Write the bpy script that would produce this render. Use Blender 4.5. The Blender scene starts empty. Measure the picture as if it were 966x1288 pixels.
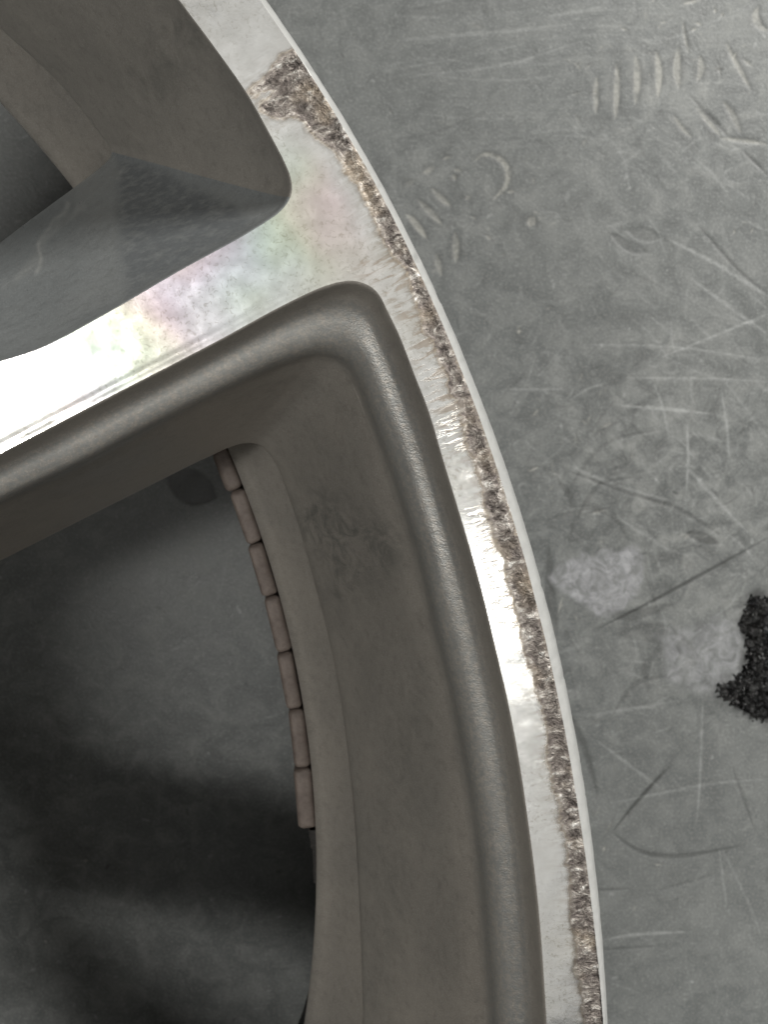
import bpy, bmesh, math, random
import numpy as np
from mathutils import Matrix, Vector, noise
from mathutils.geometry import delaunay_2d_cdt

random.seed(7); rng = np.random.default_rng(7)
sc = bpy.context.scene
COL = sc.collection

# ------------------------------------------------------------------ camera
# lengths below are millimetres until they become vertices; the wheel's face is
# H above the floor, the phone hangs D above the face, almost straight down.
H, D, F = 190.0, 150.0, 1500.0
NADIR = np.array([420.0, 480.0])
dn = np.array([NADIR[0]-483, -(NADIR[1]-644), -F]); dn /= np.linalg.norm(dn)
zc = -dn; xc = np.array([1.0, 0, 0]); xc -= zc*(xc@zc); xc /= np.linalg.norm(xc); yc = np.cross(zc, xc)
RM = np.array([xc, yc, zc])                       # world from camera
cam = bpy.data.cameras.new('camera'); camo = bpy.data.objects.new('camera', cam); COL.objects.link(camo)
M4 = Matrix([list(r)+[0] for r in RM]+[[0, 0, 0, 1]]); M4.translation = Vector((0, 0, (H+D)/1000))
camo.matrix_world = M4
cam.sensor_fit = 'VERTICAL'; cam.sensor_height = 36.0; cam.lens = 36.0*F/1288
cam.clip_start = 0.005; cam.clip_end = 50
cam.dof.use_dof = True; cam.dof.focus_distance = 0.157; cam.dof.aperture_fstop = 75
sc.camera = camo

# ------------------------------------------------------------------ light
w = bpy.data.worlds.new('World'); sc.world = w; w.use_nodes = True
w.node_tree.nodes['Background'].inputs[0].default_value = (0.97, 0.99, 1.0, 1)
w.node_tree.nodes['Background'].inputs[1].default_value = 0.02
def lamp(name, loc, sx, sy, power, rz=0, col=(1, 0.985, 0.95), down=False):
    l = bpy.data.lights.new(name, 'AREA'); l.shape = 'RECTANGLE'; l.size = sx; l.size_y = sy
    l.energy = power; l.color = col
    o = bpy.data.objects.new(name, l); COL.objects.link(o)
    o.location = loc; o.rotation_euler = (Vector(loc)-Vector((0, 0, .1))).to_track_quat('Z', 'Y').to_euler()
    if down: o.rotation_euler = (0, 0, 0)
    o.rotation_euler.rotate_axis('Z', rz)
    return o
lamp('fill_panel', (-0.05, -0.3, 2.6), 1.5, 2.45, 6.6, down=True)  # added unseen panel, mirrored in the metal to brighten the face
lamp('ceiling_tube', (0.38, -0.46, 2.5), 0.12, 0.4, 1.5, 1.2)
lamp('ceiling_or_fill_lamp', (-0.93, -0.10, 2.2), 0.15, 0.6, 19)
lamp('ceiling_or_fill_lamp', (1.4, 1.5, 2.1), 0.2, 0.8, 92)
lamp('ceiling_or_fill_lamp', (1.3, -0.95, 2.2), 0.2, 0.8, 4)  # added fill lamp, lifts the near floor corner and lower rim
sc.view_settings.view_transform = 'Standard'; sc.view_settings.look = 'None'
sc.view_settings.exposure = 0; sc.view_settings.gamma = 1
sc.view_settings.use_curve_mapping = False

# ------------------------------------------------------------------ measuring
def U(p, depth):                                   # photo point -> world xy (mm) on the plane 'depth' below the face
    p = np.atleast_2d(np.array(p, float))
    r = np.c_[p[:, 0]-483, -(p[:, 1]-644), -F*np.ones(len(p))]@RM.T
    return r[:, :2]/(-r[:, 2:3])*(D+depth)
def PX(xy, depth):                                 # world xy (mm) -> photo point
    xy = np.atleast_2d(xy); q = np.c_[xy, -(D+depth)*np.ones(len(xy))]@RM
    return np.c_[483+q[:, 0]/-q[:, 2]*F, 644-q[:, 1]/-q[:, 2]*F]
CEN = np.array([-214.6, -93.1])                    # wheel axis
def polar(xy):
    d = np.atleast_2d(xy)-CEN
    return np.hypot(d[:, 0], d[:, 1]), np.degrees(np.arctan2(d[:, 1], d[:, 0]))
def cart(r, a):
    a = np.radians(a); return CEN+np.c_[np.broadcast_to(r, np.shape(a))*np.cos(a), np.broadcast_to(r, np.shape(a))*np.sin(a)]
def rot(xy, deg):
    a = math.radians(deg); c, s = math.cos(a), math.sin(a)
    return (np.atleast_2d(xy)-CEN)@np.array([[c, s], [-s, c]])+CEN
def mirror(xy, axis_deg):
    r, a = polar(xy); return cart(r, 2*axis_deg-a)
def spline(P, n):                                  # centripetal Catmull-Rom through P, n evenly spaced points
    P = np.array(P, float); P = np.vstack([2*P[0]-P[1], P, 2*P[-1]-P[-2]])
    out = []
    for i in range(1, len(P)-2):
        p0, p1, p2, p3 = P[i-1:i+3]
        t0 = 0; t1 = t0+max(np.linalg.norm(p1-p0), 1e-6)**.5; t2 = t1+max(np.linalg.norm(p2-p1), 1e-6)**.5; t3 = t2+max(np.linalg.norm(p3-p2), 1e-6)**.5
        t = np.linspace(t1, t2, 24)[:, None]
        a1 = (t1-t)/(t1-t0)*p0+(t-t0)/(t1-t0)*p1; a2 = (t2-t)/(t2-t1)*p1+(t-t1)/(t2-t1)*p2; a3 = (t3-t)/(t3-t2)*p2+(t-t2)/(t3-t2)*p3
        b1 = (t2-t)/(t2-t0)*a1+(t-t0)/(t2-t0)*a2; b2 = (t3-t)/(t3-t1)*a2+(t-t1)/(t3-t1)*a3
        c = (t2-t)/(t2-t1)*b1+(t-t1)/(t2-t1)*b2
        out.append(c if i == len(P)-3 else c[:-1])
    Q = np.vstack(out); s = np.r_[0, np.cumsum(np.hypot(*np.diff(Q, axis=0).T))]
    u = np.linspace(0, s[-1], n); return np.c_[np.interp(u, s, Q[:, 0]), np.interp(u, s, Q[:, 1])]
def nz(p, scale, seed=0.0): return noise.noise(Vector((p[0]*scale+seed, p[1]*scale-seed*.7, seed*1.3)))
def nzarr(xy, scale, seed=0.0): return np.array([noise.noise(Vector((x*scale+seed, y*scale-seed*.7, seed*1.3))) for x, y in xy])
def sstep(x, a, b):
    t = np.clip((x-a)/(b-a), 0, 1); return t*t*(3-2*t)

# ------------------------------------------------------------------ objects
def tag(o, label=None, cat=None, group=None, kind=None):
    for k, v in (('label', label), ('category', cat), ('group', group), ('kind', kind)):
        if v: o[k] = v
    return o
def mesh(name, V, Fc, smooth=True):
    me = bpy.data.meshes.new(name); me.from_pydata(np.asarray(V, float).tolist(), [], [list(map(int, f)) for f in Fc]); me.update()
    if smooth: me.polygons.foreach_set('use_smooth', [True]*len(me.polygons))
    return me
def obj(name, me, m=None, parent=None):
    o = bpy.data.objects.new(name, me); COL.objects.link(o)
    if m and not me.materials: me.materials.append(m)
    if parent: o.parent = parent
    return o
def attr(me, name, vals):
    a = me.attributes.new(name, 'FLOAT', 'POINT'); a.data.foreach_set('value', np.asarray(vals, np.float32))

# ------------------------------------------------------------------ materials
class NT:
    def __init__(s, name):
        s.m = bpy.data.materials.new(name); s.m.use_nodes = True; s.t = s.m.node_tree; s.t.nodes.clear()
        s.out = s.n('ShaderNodeOutputMaterial')
    def n(s, typ, **kw):
        x = s.t.nodes.new(typ)
        for k, v in kw.items():
            if k.startswith('_'): setattr(x, k[1:], v)
        return x
    def l(s, a, b): s.t.links.new(a, b)
    def put(s, sock, v):
        if hasattr(v, 'is_output'): s.l(v, sock)
        else:
            if isinstance(v, tuple) and len(v) == 3 and sock.type == 'RGBA': v = v+(1,)
            sock.default_value = v
    def coord(s, kind='Object'): return s.n('ShaderNodeTexCoord').outputs[kind]
    def noise(s, vec, scale, detail=4, rough=.55, dist=0, out='Fac'):
        x = s.n('ShaderNodeTexNoise'); s.l(vec, x.inputs['Vector'])
        x.inputs['Scale'].default_value = scale; x.inputs['Detail'].default_value = detail
        x.inputs['Roughness'].default_value = rough; x.inputs['Distortion'].default_value = dist
        return x.outputs[out]
    def vor(s, vec, scale, feature='F1', out='Distance'):
        x = s.n('ShaderNodeTexVoronoi', _feature=feature); s.l(vec, x.inputs['Vector']); x.inputs['Scale'].default_value = scale
        return x.outputs[out]
    def math(s, op, a, b=0.0, c=None, clamp=False):
        x = s.n('ShaderNodeMath', _operation=op, _use_clamp=clamp); s.put(x.inputs[0], a); s.put(x.inputs[1], b)
        if c is not None: s.put(x.inputs[2], c)
        return x.outputs[0]
    def vmath(s, op, a, b=None):
        x = s.n('ShaderNodeVectorMath', _operation=op); s.put(x.inputs[0], a)
        if b is not None: s.put(x.inputs[1], b)
        return x.outputs[0]
    def rng(s, v, a, b, c=0.0, d=1.0):
        x = s.n('ShaderNodeMapRange'); s.put(x.inputs[0], v)
        for i, q in enumerate((a, b, c, d)): s.put(x.inputs[i+1], q)
        return x.outputs[0]
    def mix(s, f, a, b):
        x = s.n('ShaderNodeMix', _data_type='RGBA'); s.put(x.inputs[0], f); s.put(x.inputs[6], a); s.put(x.inputs[7], b)
        return x.outputs[2]
    def fmix(s, f, a, b):
        x = s.n('ShaderNodeMix'); s.put(x.inputs[0], f); s.put(x.inputs[2], a); s.put(x.inputs[3], b)
        return x.outputs[0]
    def attr(s, name): return s.n('ShaderNodeAttribute', _attribute_name=name).outputs['Fac']
    def ramp(s, f, stops):
        x = s.n('ShaderNodeValToRGB'); e = x.color_ramp.elements
        while len(e) < len(stops): e.new(0.5)
        for i, (p, c) in enumerate(stops): e[i].position = p; e[i].color = tuple(c)+(1,)
        s.put(x.inputs[0], f); return x.outputs[0]
    def bump(s, h, strength, dist, nrm=None):
        x = s.n('ShaderNodeBump'); s.put(x.inputs['Height'], h); x.inputs['Strength'].default_value = strength
        x.inputs['Distance'].default_value = dist
        if nrm is not None: s.l(nrm, x.inputs['Normal'])
        return x.outputs[0]
    def bsdf(s, **kw):
        b = s.n('ShaderNodeBsdfPrincipled')
        for k, v in kw.items(): s.put(b.inputs[k.replace('_', ' ')], v)
        s.l(b.outputs[0], s.out.inputs[0]); return s.m

def scaled(t, vec, sc3):
    x = t.n('ShaderNodeMapping'); t.l(vec, x.inputs[0]); x.inputs['Scale'].default_value = sc3
    return x.outputs[0]

def mat_machined():
    t = NT('machined_aluminium'); P = t.coord()
    rash = t.attr('rash'); chat = t.attr('chatter')
    sep = t.n('ShaderNodeSeparateXYZ'); t.l(P, sep.inputs[0])
    flat = t.n('ShaderNodeCombineXYZ'); t.l(sep.outputs[0], flat.inputs[0]); t.l(sep.outputs[1], flat.inputs[1])
    rad = t.vmath('NORMALIZE', flat.outputs[0])
    ln = t.n('ShaderNodeVectorMath', _operation='LENGTH'); t.l(flat.outputs[0], ln.inputs[0]); r = ln.outputs['Value']
    ang = t.math('ARCTAN2', sep.outputs[1], sep.outputs[0])
    # polar coordinates in metres along the groove, for marks that follow the cutter
    pol = t.n('ShaderNodeCombineXYZ'); t.l(r, pol.inputs[0]); t.l(t.math('MULTIPLY', ang, .24), pol.inputs[1])
    groove = t.noise(scaled(t, pol.outputs[0], (1, .02, 1)), 5200, 2, .6)
    mott = t.noise(P, 420, 5, .62); cloud = t.noise(P, 60, 3, .5)
    streak = t.noise(scaled(t, pol.outputs[0], (.22, 1, 1)), 1300, 3, .6, .6)
    pits = t.vor(P, 620); pit = t.rng(t.math('ADD', pits, t.math('MULTIPLY', mott, .5)), .20, .33, 1, 0)
    pitmask = t.math('MULTIPLY', pit, t.rng(cloud, .45, .6))
    ch = t.math('MULTIPLY', chat, t.rng(streak, .50, .60))
    fine = t.noise(P, 1700, 4, .65, .8)
    clean = t.mix(t.rng(mott, .35, .7), (.80, .795, .765), (.91, .91, .89))
    clean = t.mix(t.math('MULTIPLY', t.rng(cloud, .52, .72), .35), clean, (.74, .70, .58))
    clean = t.mix(t.math('MULTIPLY', t.rng(fine, .53, .66, 0, .55), t.rng(cloud, .38, .58)), clean, (.44, .42, .35))
    clean = t.mix(t.math('MULTIPLY', pitmask, .25), clean, (.42, .39, .33))
    clean = t.mix(t.math('MULTIPLY', ch, .62), clean, (.46, .37, .28))
    # torn metal
    rn = t.noise(scaled(t, pol.outputs[0], (.75, 1, 1)), 780, 5, .7, .6); rn2 = t.noise(P, 2600, 4, .65)
    frng = t.noise(scaled(t, pol.outputs[0], (.35, 1, 1)), 2100, 4, .65, .5)
    rashf = t.math('ADD', rash, t.math('MULTIPLY', t.math('SUBTRACT', frng, .5), 1.5))
    rm = t.math('MULTIPLY', t.rng(rashf, .36, .60), t.rng(rash, .02, .2)); edge = t.math('MULTIPLY', t.rng(rashf, .05, .38), t.math('MULTIPLY', t.rng(rashf, .75, .48), t.rng(rash, .0, .15)))
    torn = t.ramp(rn, [(.30, (.075, .065, .060)), (.42, (.155, .134, .122)), (.52, (.26, .232, .208)), (.60, (.50, .462, .42)), (.68, (.90, .88, .84))])
    hue = t.noise(P, 190, 2, .5)
    torn = t.mix(t.rng(hue, .5, .68, 0, .40), torn, (.42, .34, .24))
    sm = t.math('MULTIPLY', t.attr('smear'), t.rng(t.noise(scaled(t, pol.outputs[0], (.16, 1, 1)), 1500, 4, .65, .4), .44, .62))
    clean = t.mix(t.math('MULTIPLY', sm, .7), clean, (.40, .325, .24))
    col = t.mix(t.math('MULTIPLY', t.rng(rash, .03, .42), t.rng(frng, .30, .55, .55, 1.0)), clean, (.25, .207, .158))
    col = t.mix(rm, col, torn)
    ro = t.fmix(t.math('MAXIMUM', rm, t.rng(rash, .15, .5)), t.rng(mott, .3, .7, .14, .20), t.rng(rn2, .3, .7, .30, .5))
    h = t.math('ADD', t.math('MULTIPLY', groove, .10), t.math('MULTIPLY', mott, .5))
    h = t.math('ADD', h, t.math('MULTIPLY', fine, .18))
    h = t.math('SUBTRACT', h, t.math('MULTIPLY', ch, 1.6))
    n1 = t.bump(h, .06, .0004)
    hr = t.math('MULTIPLY', t.math('SUBTRACT', t.math('ADD', t.math('MULTIPLY', rn, 1.0), t.math('MULTIPLY', rn2, .35)), .675), t.rng(rash, .6, 1.0))
    n2 = t.bump(hr, .9, .0008, n1)
    # rainbow sheen of the cut grooves, painted into the base colour in soft bands
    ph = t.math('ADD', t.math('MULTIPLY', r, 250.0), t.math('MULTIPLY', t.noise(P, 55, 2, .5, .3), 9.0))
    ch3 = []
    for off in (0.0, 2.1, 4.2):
        ch3.append(t.math('SUBTRACT', 1.0, t.math('MULTIPLY', t.math('MULTIPLY_ADD', t.math('COSINE', t.math('ADD', ph, off)), .5, .5), t.math('MULTIPLY', t.attr('sheen_tint'), .15))))
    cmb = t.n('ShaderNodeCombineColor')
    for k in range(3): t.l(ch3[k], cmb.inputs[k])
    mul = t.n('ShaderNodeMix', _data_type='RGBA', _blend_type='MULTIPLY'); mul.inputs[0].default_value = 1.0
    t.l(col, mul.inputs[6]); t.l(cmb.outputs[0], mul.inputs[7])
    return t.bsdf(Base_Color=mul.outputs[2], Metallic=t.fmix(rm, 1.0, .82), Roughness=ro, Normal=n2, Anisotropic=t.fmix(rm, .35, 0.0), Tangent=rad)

def mat_paint(name, base, dust, amt, rough=.38, stain=None, led=False):
    t = NT(name); P = t.coord()
    n1 = t.noise(P, 48, 4, .6, .3); n2 = t.noise(P, 620, 4, .65); n3 = t.noise(P, 4200, 2, .5)
    c = t.mix(t.math('MULTIPLY', t.rng(n1, .30, .68), amt), base, dust)
    c = t.mix(t.rng(n2, .40, .68, 0, .26), c, tuple(x*1.5 for x in base))
    c = t.mix(t.rng(n2, .45, .28, 0, .30), c, tuple(x*.6 for x in base))
    c = t.mix(t.rng(n3, .56, .72, 0, .40), c, tuple(min(1, x*1.9) for x in base))
    c = t.mix(t.rng(n3, .44, .30, 0, .30), c, tuple(x*.6 for x in base))
    if led:
        lm = t.math('MULTIPLY', t.attr('ledge'), t.rng(t.noise(P, 1500, 4, .7), .36, .58))
        c = t.mix(t.math('MULTIPLY', lm, .6), c, (.20, .215, .215))
        sg = t.math('MULTIPLY', t.attr('smudge'), t.rng(t.noise(scaled(t, P, (1, 1, .6)), 260, 5, .7, .8), .42, .62)); c = t.mix(t.math('MULTIPLY', sg, .6), c, (.085, .092, .085))
    spk = t.math('MULTIPLY', t.rng(t.vor(P, 70), .035, .02), t.rng(n1, .5, .6)); c = t.mix(t.math('MULTIPLY', spk, .8), c, (.03, .024, .022))
    ro = t.rng(n1, .3, .7, rough-.05, rough+.14)
    if stain:
        sm = t.math('MULTIPLY', t.attr('stain'), t.rng(t.noise(scaled(t, P, (1, 2.2, 1)), 420, 4, .65), .30, .55))
        c = t.mix(t.math('MULTIPLY', sm, .6), c, stain); ro = t.fmix(sm, ro, .62)
        sk = t.math('MULTIPLY', t.attr('streak'), t.rng(t.noise(P, 700, 3, .6), .25, .5, .35, 1))
        c = t.mix(t.math('MULTIPLY', sk, .5), c, (.55, .55, .52))  # pale streak painted in where the flank would reflect light
    h = t.math('ADD', t.math('MULTIPLY', n2, .6), t.math('MULTIPLY', n3, .35))
    return t.bsdf(Base_Color=c, Metallic=.3, Roughness=ro, Normal=t.bump(h, .22, .0004), Specular_IOR_Level=.45)

def mat_floor():
    t = NT('scuffed_grey_floor'); P = t.coord()
    g = t.attr('tone'); pale = t.attr('pale'); dark = t.attr('dark'); lil = t.attr('lilac')
    big = t.noise(P, 16, 4, .6, .4); mid = t.noise(P, 130, 5, .68, .6); fine = t.noise(P, 1300, 3, .62)
    base = t.mix(t.rng(big, .3, .7), (.118, .126, .123), (.170, .178, .172))
    worn = t.attr('worn')
    base = t.mix(t.math('MULTIPLY', t.rng(mid, .46, .70), t.fmix(worn, .28, .85)), base, (.30, .306, .292))
    base = t.mix(t.math('MULTIPLY', t.rng(mid, .48, .28), t.fmix(worn, .36, .95)), base, (.085, .088, .085))
    base = t.mix(t.rng(fine, .52, .72, 0, .35), base, (.38, .385, .37))
    base = t.mix(t.rng(fine, .45, .28, 0, .35), base, (.08, .08, .078))
    brk = t.rng(t.noise(P, 420, 3, .65), .34, .60, .2, 1)
    base = t.mix(t.math('MULTIPLY', t.rng(g, .5, 1.0, 0, .8), brk), base, (.42, .43, .42))
    base = t.mix(t.rng(g, .5, 0.0, 0, .9), base, (.045, .046, .044))
    base = t.mix(lil, base, t.mix(t.rng(t.noise(P, 210, 4, .65, 1.6), .36, .68), (.20, .205, .205), (.47, .47, .49)))
    base = t.mix(t.math('MULTIPLY', pale, t.math('MULTIPLY', t.rng(fine, .2, .6, .6, 1), t.rng(t.noise(P, 300, 3, .65), .32, .54, .25, 1.1))), base, (.50, .49, .44))
    base = t.mix(dark, base, (.028, .028, .027))
    ro = t.rng(mid, .3, .7, .36, .56)
    h = t.math('ADD', t.math('MULTIPLY', mid, 1.0), t.math('MULTIPLY', fine, .25))
    return t.bsdf(Base_Color=base, Roughness=ro, Normal=t.bump(h, .17, .0012), Specular_IOR_Level=.5)

def mat_tar():
    t = NT('black_tar'); P = t.coord()
    n = t.noise(P, 420, 5, .7); c = t.mix(t.rng(n, .48, .70), (.010, .010, .010), (.10, .10, .097))
    c = t.mix(t.math('MULTIPLY', t.rng(t.noise(P, 1100, 3, .6), .60, .70), .8), c, (.42, .42, .41))  # grey specks painted in as highlights on the lumps
    return t.bsdf(Base_Color=c, Roughness=t.rng(n, .3, .7, .05, .25), Normal=t.bump(t.noise(P, 620, 4, .7), 1.0, .005))

def mat_weight():
    t = NT('balance_weight_zinc'); P = t.coord(); n = t.noise(P, 500, 5, .65); n2 = t.noise(P, 120, 3)
    c = t.mix(t.rng(n, .35, .7), (.125, .100, .086), (.215, .178, .155)); c = t.mix(t.rng(n2, .45, .65, 0, .5), c, (.11, .08, .064))
    return t.bsdf(Base_Color=c, Roughness=.6, Metallic=.15, Normal=t.bump(n, .35, .0006))

def mat_plain(name, c, rough=.6, met=0.0):
    t = NT(name); P = t.coord(); n = t.noise(P, 600, 4)
    return t.bsdf(Base_Color=t.mix(n, tuple(x*.7 for x in c), c), Roughness=rough, Metallic=met, Normal=t.bump(n, .3, .0005))

M_FACE = mat_machined()
M_WALL = mat_paint('dusty_taupe_paint', (.262, .244, .219), (.35, .324, .287), .8, .33, None, True)
M_FLNK = mat_paint('graphite_paint', (.225, .238, .240), (.27, .275, .268), .6, .28, (.085, .092, .100))
M_BARR = mat_paint('barrel_paint', (.275, .258, .233), (.35, .322, .282), .7, .40)
M_FLOOR, M_TAR, M_WT = mat_floor(), mat_tar(), mat_weight()
M_GLUE = mat_plain('black_adhesive', (.03, .028, .026), .8)
M_INNER = mat_plain('shaded_barrel', (.035, .034, .032), .6)  # near-black colour stands in for shade inside the windows
M_LIP = mat_plain('lacquered_edge', (.78, .78, .755), .30, .35)

# ------------------------------------------------------------------ floor
MARG = 260; RW, RH = 966+2*MARG, 1288+2*MARG
def canvas(v=0.0): return np.full((RH, RW), v, np.float32)
TONE, PALE, DARK, LIL, HGT = canvas(.5), canvas(), canvas(), canvas(), canvas()
def stroke(lay, pts, wid, val, taper=True, mode='max', soft=1.2, n=None):
    """a scratch, gouge or painted shadow along pts; wid in photo pixels"""
    pts = np.array(pts, float)
    if len(pts) > 2: pts = spline(pts, 8*len(pts))
    L = np.r_[0, np.cumsum(np.hypot(*np.diff(pts, axis=0).T))]
    lo = np.floor(pts.min(0)-wid-3+MARG).astype(int); hi = np.ceil(pts.max(0)+wid+4+MARG).astype(int)
    lo = np.clip(lo, 0, [RW-1, RH-1]); hi = np.clip(hi, 1, [RW, RH])
    if (hi-lo).min() < 1: return
    yy, xx = np.mgrid[lo[1]:hi[1], lo[0]:hi[0]]; xx = xx-MARG; yy = yy-MARG
    best = np.full(xx.shape, 1e9); tt = np.zeros(xx.shape)
    for i in range(len(pts)-1):
        a, b = pts[i], pts[i+1]; d = b-a; q = d@d+1e-9
        t = np.clip(((xx-a[0])*d[0]+(yy-a[1])*d[1])/q, 0, 1)
        ds = np.hypot(xx-a[0]-t*d[0], yy-a[1]-t*d[1]); m = ds < best
        best[m] = ds[m]; tt[m] = ((L[i]+t*np.sqrt(q))/(L[-1]+1e-9))[m]
    wd = wid*.5*(np.clip(np.sin(np.pi*np.clip(tt, .0, 1))**.6, .12, 1) if taper else 1)
    a = np.clip((wd-best)/soft+.5, 0, 1)*abs(val)
    R = lay[lo[1]:hi[1], lo[0]:hi[0]]
    if mode == 'max': np.maximum(R, a, out=R)
    else: R += a*np.sign(val)
def gouge(pts, wid, strength=.8):                  # a pale dent with a dark rim of pushed-up rubber
    pts = np.array(pts, float)+rng.normal(0, .9, (len(pts), 2))
    stroke(TONE, pts+rng.normal(0, 1.2, 2), wid*2.4, -.15, True, 'add', 7)
    stroke(PALE, pts, wid, strength*.85, True, 'max', 2.2); stroke(HGT, pts, wid*1.2, -.30, True, 'add', 4)
    for _ in range(3):                             # crumbs and nicks round the dent
        q = pts[rng.integers(len(pts))]+rng.normal(0, wid*.9, 2); e = q+rng.normal(0, wid*.5, 2)
        stroke(PALE if rng.random() < .5 else TONE, [q, e], rng.uniform(1.5, 3), strength*rng.uniform(.2, .6), True, 'max' if rng.random() < .5 else 'max', 1.6)
def dot(x, y, r, v=.8): gouge([(x-.2, y), (x+.2, y+.3)], r*2, v)

for p, wd, s in [([(597, 203), (605, 197), (614, 195), (625, 197), (632, 203), (638, 213), (639, 224), (636, 234), (630, 243), (623, 252)], 6.5, .55),
                 ([(512, 268), (520, 280), (536, 299)], 8, .62), ([(526, 251), (540, 266), (557, 283)], 7.5, .42), ([(544, 237), (553, 246), (567, 260)], 7, .45),
                 ([(572, 292), (574, 308), (574, 331)], 8, .5), ([(549, 318), (551, 330), (555, 346)], 7, .4), ([(533, 218), (546, 210)], 6.5, .45),
                 ([(510, 236), (522, 229)], 6, .22), ([(560, 200), (568, 197)], 5, .45), ([(572, 213), (580, 216)], 4, .35), ([(568, 219), (573, 225)], 5, .35),
                 ([(586, 252), (592, 247)], 6, .3), ([(666, 285), (671, 272)], 11, .55),
                 ([(751, 98), (751, 115), (749, 143)], 6.5, .5), ([(777, 82), (777, 105), (774, 150)], 7.5, .5), ([(801, 70), (803, 95), (801, 131)], 8.5, .55),
                 ([(826, 66), (829, 90), (829, 122)], 8.5, .55), ([(853, 60), (853, 90), (853, 111)], 9, .45), ([(880, 70), (882, 88), (879, 102)], 8, .4),
                 ([(914, 54), (922, 70), (934, 92), (945, 113)], 5, .5), ([(846, 145), (858, 160), (871, 174)], 5, .35), ([(874, 135), (890, 150), (906, 170)], 6, .42),
                 ([(910, 129), (922, 147), (932, 167)], 7, .3), ([(908, 174), (935, 178), (966, 182)], 5, .45), ([(956, 8), (951, 20), (956, 32), (966, 38)], 9, .45),
                 ([(860, 6), (884, -1)], 4, .55), ([(858, 28), (864, 50), (866, 66)], 3.5, .35), ([(592, 30), (605, 34)], 3, .2)]: gouge(p, wd, s)
for x, y, r, v in [(597, 274, 3.5, .35), (614, 299, 4.5, .45), (634, 320, 4, .35), (644, 241, 4.5, .5), (671, 227, 3.5, .4), (785, 38, 4, .8), (757, 59, 5.5, .7),
                   (727, 83, 6, .55), (741, 84, 3.5, .5), (724, 117, 6, .35), (726, 148, 7, .35), (735, 178, 7, .3), (835, 28, 4, .6), (830, 33, 3, .5), (873, 37, 5, .7),
                   (880, 31, 4, .7), (900, 13, 4.5, .75), (909, 19, 3, .5), (823, 1, 5, .6), (924, 70, 5.5, .85), (941, 79, 8, .35), (905, 88, 7, .25),
                   (673, 590, 6.5, .75), (696, 595, 6.5, .72), (675, 520, 6, .5), (735, 530, 5, .5), (763, 535, 7, .35), (725, 552, 8, .28), (756, 682, 8.5, .62),
                   (706, 762, 10, .6), (731, 474, 4, .45), (762, 491, 5, .5), (796, 573, 5, .3), (492, 142, 5, .35), (560, 148, 4, .35), (752, 644, 9, .3),
                   (865, 674, 4, .6), (653, 417, 2.5, .8), (690, 388, 3, .35), (923, 291, 3.5, .7), (947, 291, 3, .5), (760, 1068, 3.5, .9), (827, 1087, 4.5, .5),
                   (798, 1143, 4, .5), (752, 1022, 7, .3), (765, 1040, 8, .3), (108, 1082, 3.5, .9), (235, 948, 5, .35), (146, 630, 3, .3), (75, 1105, 9, .35), (140, 1155, 6, .4), (57, 1184, 3, .8)]: dot(x, y, r, v)
# clear long scratches, pale and dark, and the rim's painted contact shadow
for p, wd, s in [([(778, 510), (840, 514), (898, 521)], 4.5, .42), ([(865, 535), (866, 575), (864, 618)], 4, .42), ([(823, 480), (835, 515), (843, 552)], 3.5, .3),
                 ([(908, 490), (915, 535), (918, 582)], 3.5, .3), ([(853, 575), (890, 615), (940, 668)], 5, .32), ([(633, 490), (713, 489)], 2.5, .3),
                 ([(716, 585), (780, 612), (853, 632)], 5, .3), ([(760, 640), (840, 690)], 4, .22), ([(735, 433), (850, 436), (960, 452)], 3, .25), ([(830, 450), (966, 395)], 3, .28),
                 ([(790, 475), (900, 476), (966, 480)], 3, .3), ([(690, 20), (760, 8)], 4, .2), ([(500, 50), (640, 38), (720, 30)], 6, .14), ([(520, 95), (640, 80), (735, 50)], 4, .16),
                 ([(770, 1010), (900, 985), (966, 980)], 4, .18), ([(885, 870), (880, 1000), (876, 1040)], 3.5, .22), ([(760, 1182), (800, 1175), (870, 1172)], 4, .3), ([(905, 1065), (915, 1140)], 3, .22),
                 ([(750, 930), (830, 990)], 4, .22), ([(740, 900), (860, 880)], 4, .18), ([(905, 1060), (940, 1130), (960, 1180)], 3, .16), ([(870, 350), (966, 420)], 5, .25), ([(840, 300), (900, 330), (966, 372)], 5, .3)]:
    stroke(TONE, p, wd, s, True, 'add', 1.8); stroke(HGT, p, wd, -.15, True, 'add', 2)
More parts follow.
